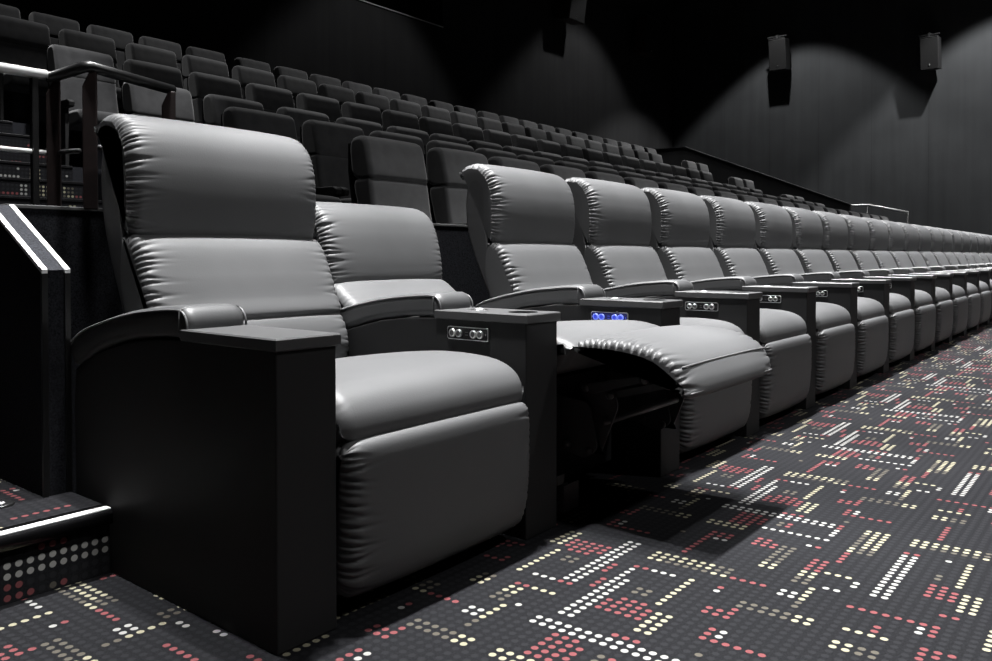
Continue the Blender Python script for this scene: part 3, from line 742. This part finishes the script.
# entrance step at the end of the row and the ones above it
def entrance(n, xa, xb, z0, z1):
    ya, yb = -2.9, -.1525 if n == 0 else -.2225
    nu = int((yb - ya) / .0243); y0 = yb - nu * .0243
    nv = int((z1 - z0 - .036) / .0243)
    p1 = ((xa, y0, z0 + .001), (0, .0243, 0), (0, 0, .0243), nu, nv, (13 - nu + 9 * n) % 42, 36 + 11 * n)
    zt = z0 + .001 + nv * .0243
    nx = int((xa - .03 - xb) / .0243) + 1
    p2 = ((xa - .03 - nx * .0243, y0, z1), (.0243, 0, 0), (0, .0243, 0), nx, nu, 3 + 5 * n, 20 + 13 * n)
    qs = [[(xa, y0, zt), (xa, yb, zt), (xa, yb, z1 - .002), (xa, y0, z1 - .002)],
          [(xb - .02, y0, z1 - .001), (xa, y0, z1 - .001), (xa, yb, z1 - .001), (xb - .02, yb, z1 - .001)]]
    struct(carpet_object('floor_step', [p1, p2], qs))
    c = MB()
    prof = [(xa - .032, z1 - .004)] + [(xa + .006 + .012 * math.sin(t), z1 - .010 + .012 * math.cos(t) - .002) for t in np.linspace(0, PI / 2, 7)] + [(xa + .018, z1 - .036), (xa + .004, z1 - .038), (xa - .004, z1 - .02)]
    prof = [(xa - .034, z1 + .0015)] + prof[1:]
    c.prism(prof, y0, yb - .001, 0, 0, True)
    struct(c.build('trim_nosing', M['nosing']))
    c = MB(); c.box(xa - .012, xa + .012, y0, yb - .002, z1 - .003, z1 + .0025, 0, .002); struct(c.build('trim_highlight', M['silver']))  # pale strip stands in for the highlight along the nosing
entrance(0, -.67, -1.25, 0, .163)
b = MB()
b.lathe([(.030, 0), (.030, .004), (.026, .006), (.012, .006), (.010, .0045), (0, .0045)], (-.893, -.315, .1635), 'z', 28, 0)
b.f.pop(); b.m.pop(); b.s.pop()
sl = b.build('step_light', M['black_metal'])
tag(sl, 'small round black floor light set in the dotted entrance step', 'floor light')
b = MB(); b.lathe([(.009, .0045), (.009, .006), (.006, .0075)], (-.893, -.315, .1635), 'z', 16); b.build('lens', M['lens'], sl)

# low wall beside the far stairs
hw = [(-8.4, 0), (-8.4, 3.22), (-6.6, 3.20), (-6.30, 3.075), (-3.10, 1.775), (-3.10, 0)]
b = MB(); b.prism(hw, 15.6, 15.72); struct(b.build('wall_stairs', M['wall_back']))
cp = [(-8.4, 3.222), (-6.6, 3.202), (-6.30, 3.077), (-3.09, 1.777), (-3.09, 1.792), (-6.295, 3.092), (-6.6, 3.217), (-8.4, 3.237)]
b = MB(); b.prism(cp, 15.585, 15.735); struct(b.build('trim_4', M['mech']))

# ------------------------------------------------------------------ rails
def handrail(name, label, pts, r, mats):
    pass
hr = empty('handrail', (-1.305, .05, .934))
tag(hr, 'dark handrail on wooden posts at the head of the aisle, behind the nearest recliner', 'handrail')
ox, oy, oz = hr.location
def L3(x, y, z): return (x - ox, y - oy, z - oz)
b = MB(); b.tube([L3(-1.46, -1.6, 1.365), L3(-1.46, .035, 1.365)], .0165, 16); b.build('highlit_rail', M['silver'], hr)  # same rail as the dark run; pale colour stands in for its reflection
b = MB(); b.tube([L3(-1.46, .035, 1.362), L3(-1.452, .052, 1.362), L3(-1.23, .052, 1.362), L3(-1.216, .060, 1.362), L3(-1.345, .405, 1.362)], .0175, 16)
b.build('rail', M['black_metal'], hr)
def post(x, y, z0, z1, wx, wy, ang=0):
    bb = MB(); h = wy / 2
    bb.add([], [])
    s = [(-h, z0), (-h, z1 - .05), (-h + .022, z1), (h, z1), (h, z0)]
    bm = MB(); bm.prism(s, -wx / 2, wx / 2, 0, .003)
    m = Matrix.Rotation(math.radians(ang), 4, 'Z')
    out = []
    for v in bm.v:
        p = m @ Vector(v); out.append((p.x + x - ox, p.y + y - oy, p.z - oz))
    bm.v = out
    return bm
post(-1.45, .052, .53, 1.352, .026, .040, 60).build('post', M['wood'], hr)
post(-1.228, .066, .925, 1.352, .026, .040, 60).build('post', M['wood'], hr)
post(-1.335, .385, .53, 1.352, .026, .045, 60).build('post', M['wood'], hr)
b = MB(); b.box(-1.472 - ox, -1.448 - ox, -.012 - oy, .008 - oy, .53 - oz, 1.35 - oz, 0, .003); b.build('steel_post', M['black_metal'], hr)
b = MB(); b.tube([L3(-1.46, -1.6, 1.115), L3(-1.46, .04, 1.115)], .008, 10); b.build('lower_rail', M['silver'], hr)
b = MB(); b.tube([L3(-1.44, .065, 1.118), L3(-1.30, .065, 1.112)], .008, 10); b.tube([L3(-1.215, .085, 1.118), L3(-1.25, .22, 1.112)], .008, 10)
b.build('mid_rail', M['mech'], hr)

fr = empty('handrail', (-2.07, 15.66, 0))
tag(fr, 'thin silver handrail sloping down past the end of the far low wall', 'handrail')
b = MB(); b.tube([(-1.35, -.0, 1.775), (-.70, .0, 1.765), (.0, 0, 1.60)], .022, 12); b.build('rail', M['silver'], fr)
b = MB(); b.tube([(-.005, 0, 0), (-.005, 0, 1.60)], .018, 10); b.tube([(-.72, 0, 0), (-.72, 0, 1.765)], .018, 10); b.build('post', M['black_metal'], fr)

# ------------------------------------------------------------------ wall speakers
def speaker(name_label, c, face, ww, hh, dd, tilt, body):
    """c: centre of the front face; face 'y-' or 'x+'"""
    root = empty('wall_speaker', c)
    R = Matrix.Rotation(math.radians(tilt), 4, 'X')
    Z = Matrix.Identity(4) if face == 'y-' else Matrix.Rotation(math.radians(90), 4, 'Z')
    def put(mb, nm, mt, par):
        mb.v = [tuple(Z @ (R @ Vector(v))) for v in mb.v]
        return mb.build(nm, mt, par)
    b = MB(); b.box(-ww / 2, ww / 2, .012, dd, -hh / 2, hh / 2, 0, .012); put(b, 'cabinet', body, root)
    b = MB(); b.box(-ww / 2 + .012, ww / 2 - .012, -.004, .016, -hh / 2 + .012, hh / 2 - .012, 0, .006); g = put(b, 'grille', M['grille'], root)
    b = MB(); b.lathe([(.020, 0), (.020, .006), (.012, .008)], (0, -.004, -hh / 2 + .10), 'y', 20); put(b, 'badge', M['chrome'], g)
    b = MB()
    b.box(-ww / 2 - .02, ww / 2 + .02, .04, .09, hh / 2 + .055, hh / 2 + .075, 0, .003)
    b.box(-ww / 2 + .01, ww / 2 - .01, .0, .05, hh / 2 + .005, hh / 2 + .022, 0, .003)
    b.box(-.025, .025, .03, dd + .16, hh / 2 + .0, hh / 2 + .10, 0, .004)
    b.box(-.06, .06, dd + .02, dd + .16, -.10, .10)
    b.box(-.02, .02, dd + .06, dd + .10, .0, hh / 2 + .08)
    put(b, 'bracket', M['mech'], root)
    return tag(root, name_label, 'loudspeaker', 'wall loudspeakers')
speaker('black loudspeaker on the right wall, farther left one above the low stair wall', (-5.74, YF - .52, 5.78), 'y-', .42, .76, .34, 8, M['speaker'])
speaker('black loudspeaker on the right wall near the right edge of the picture', (-2.35, YF - .52, 5.28), 'y-', .38, .70, .34, 8, M['speaker'])
speaker('loudspeaker on the back wall throwing a pointed shadow to its left', (XB + .52, 13.86, 6.34), 'x+', .62, .86, .34, 8, M['speaker_red'])
speaker('dim loudspeaker on the back wall close to the far corner', (XB + .52, 17.3, 6.28), 'x+', .66, .86, .34, 8, M['speaker_red'])
speaker('loudspeaker on the back wall beside the projection window', (XB + .52, 10.75, 6.75), 'x+', .62, .86, .34, 8, M['speaker_red'])

# ------------------------------------------------------------------ lights
def spot(name, loc, power, angle, blend, size, target=None, col=(1, 1, 1)):
    d = bpy.data.lights.new(name, 'SPOT'); d.energy = power; d.spot_size = math.radians(angle); d.spot_blend = blend; d.shadow_soft_size = size; d.color = col
    o = bpy.data.objects.new(name, d); o.location = loc; link(o)
    t = Vector(target) - Vector(loc) if target else Vector((0, 0, -1))
    o.rotation_euler = t.to_track_quat('-Z', 'Y').to_euler()
    return o
for k in range(20):
    spot('row_downlight', (-.80, -.26 + .975 * k, 8.4), 6000, 27, .42, .16, (-.10, -.26 + .975 * k, 0))
for k in range(14):
    spot('aisle_downlight', (2.3, -.10 + 1.35 * k, 8.4), 2400, 34, .4, .16, (2.45, -.10 + 1.35 * k, 0))
for y in (.5, 4.5, 8.5, 12.5):
    spot('front_fill', (6.5, y, 8.4), 850, 58, .6, .3, (-.4, y, 0))  # added weak fill from the screen side for upright faces
spot('stair_fill', (-1.5, 1.9, 6.5), 2600, 26, .5, .1, (-4.4, .9, 1.3))  # added fill that brightens the aisle risers, not a fitted lamp
spot('step_fill', (3.5, -.3, 8.4), 4000, 8, .5, .1, (-.67, -.74, .1))  # added narrow fill for the entrance riser, no real fixture
for x, pw in ((-5.3, 900), (-.7, 2000)):
    spot('wall_washer', (x, YF - 2.1, 8.3), pw, 87, .22, .08)
for y, pw, an in ((8.1, 230, 72), (14.6, 320, 88)):
    spot('wall_washer', (XB + 2.0, y, 8.3), pw, an, .3, .08)
for y in (1.6, 5.0, 8.4, 11.8, 15.2):
    spot('house_light', (-6.2, y, 8.4), 1000, 62, .6, .25, (-5.0, y, 0))
wd = bpy.data.worlds.new('hall_ambient'); wd.use_nodes = True
wd.node_tree.nodes['Background'].inputs['Color'].default_value = (0.0, 0.0, 0.0, 1)
SC.world = wd

# ------------------------------------------------------------------ camera
cd = bpy.data.cameras.new('camera'); cam = bpy.data.objects.new('camera', cd); link(cam)
cd.sensor_width = 36; cd.lens = 804.24 * 36 / 992; cd.shift_y = -60.5 / 992; cd.clip_end = 100; cd.clip_start = .05
yaw, pit = .6719, -.0178
cam.location = (1.30192, -1.10248, .78216)
cam.rotation_euler = (PI / 2 + pit, 0, yaw)
SC.camera = cam
vs = SC.view_settings
SC.display_settings.display_device = 'sRGB'
vs.view_transform = 'Standard'; vs.look = 'None'; vs.gamma = 1; vs.use_curve_mapping = False
vs.exposure = 0.0
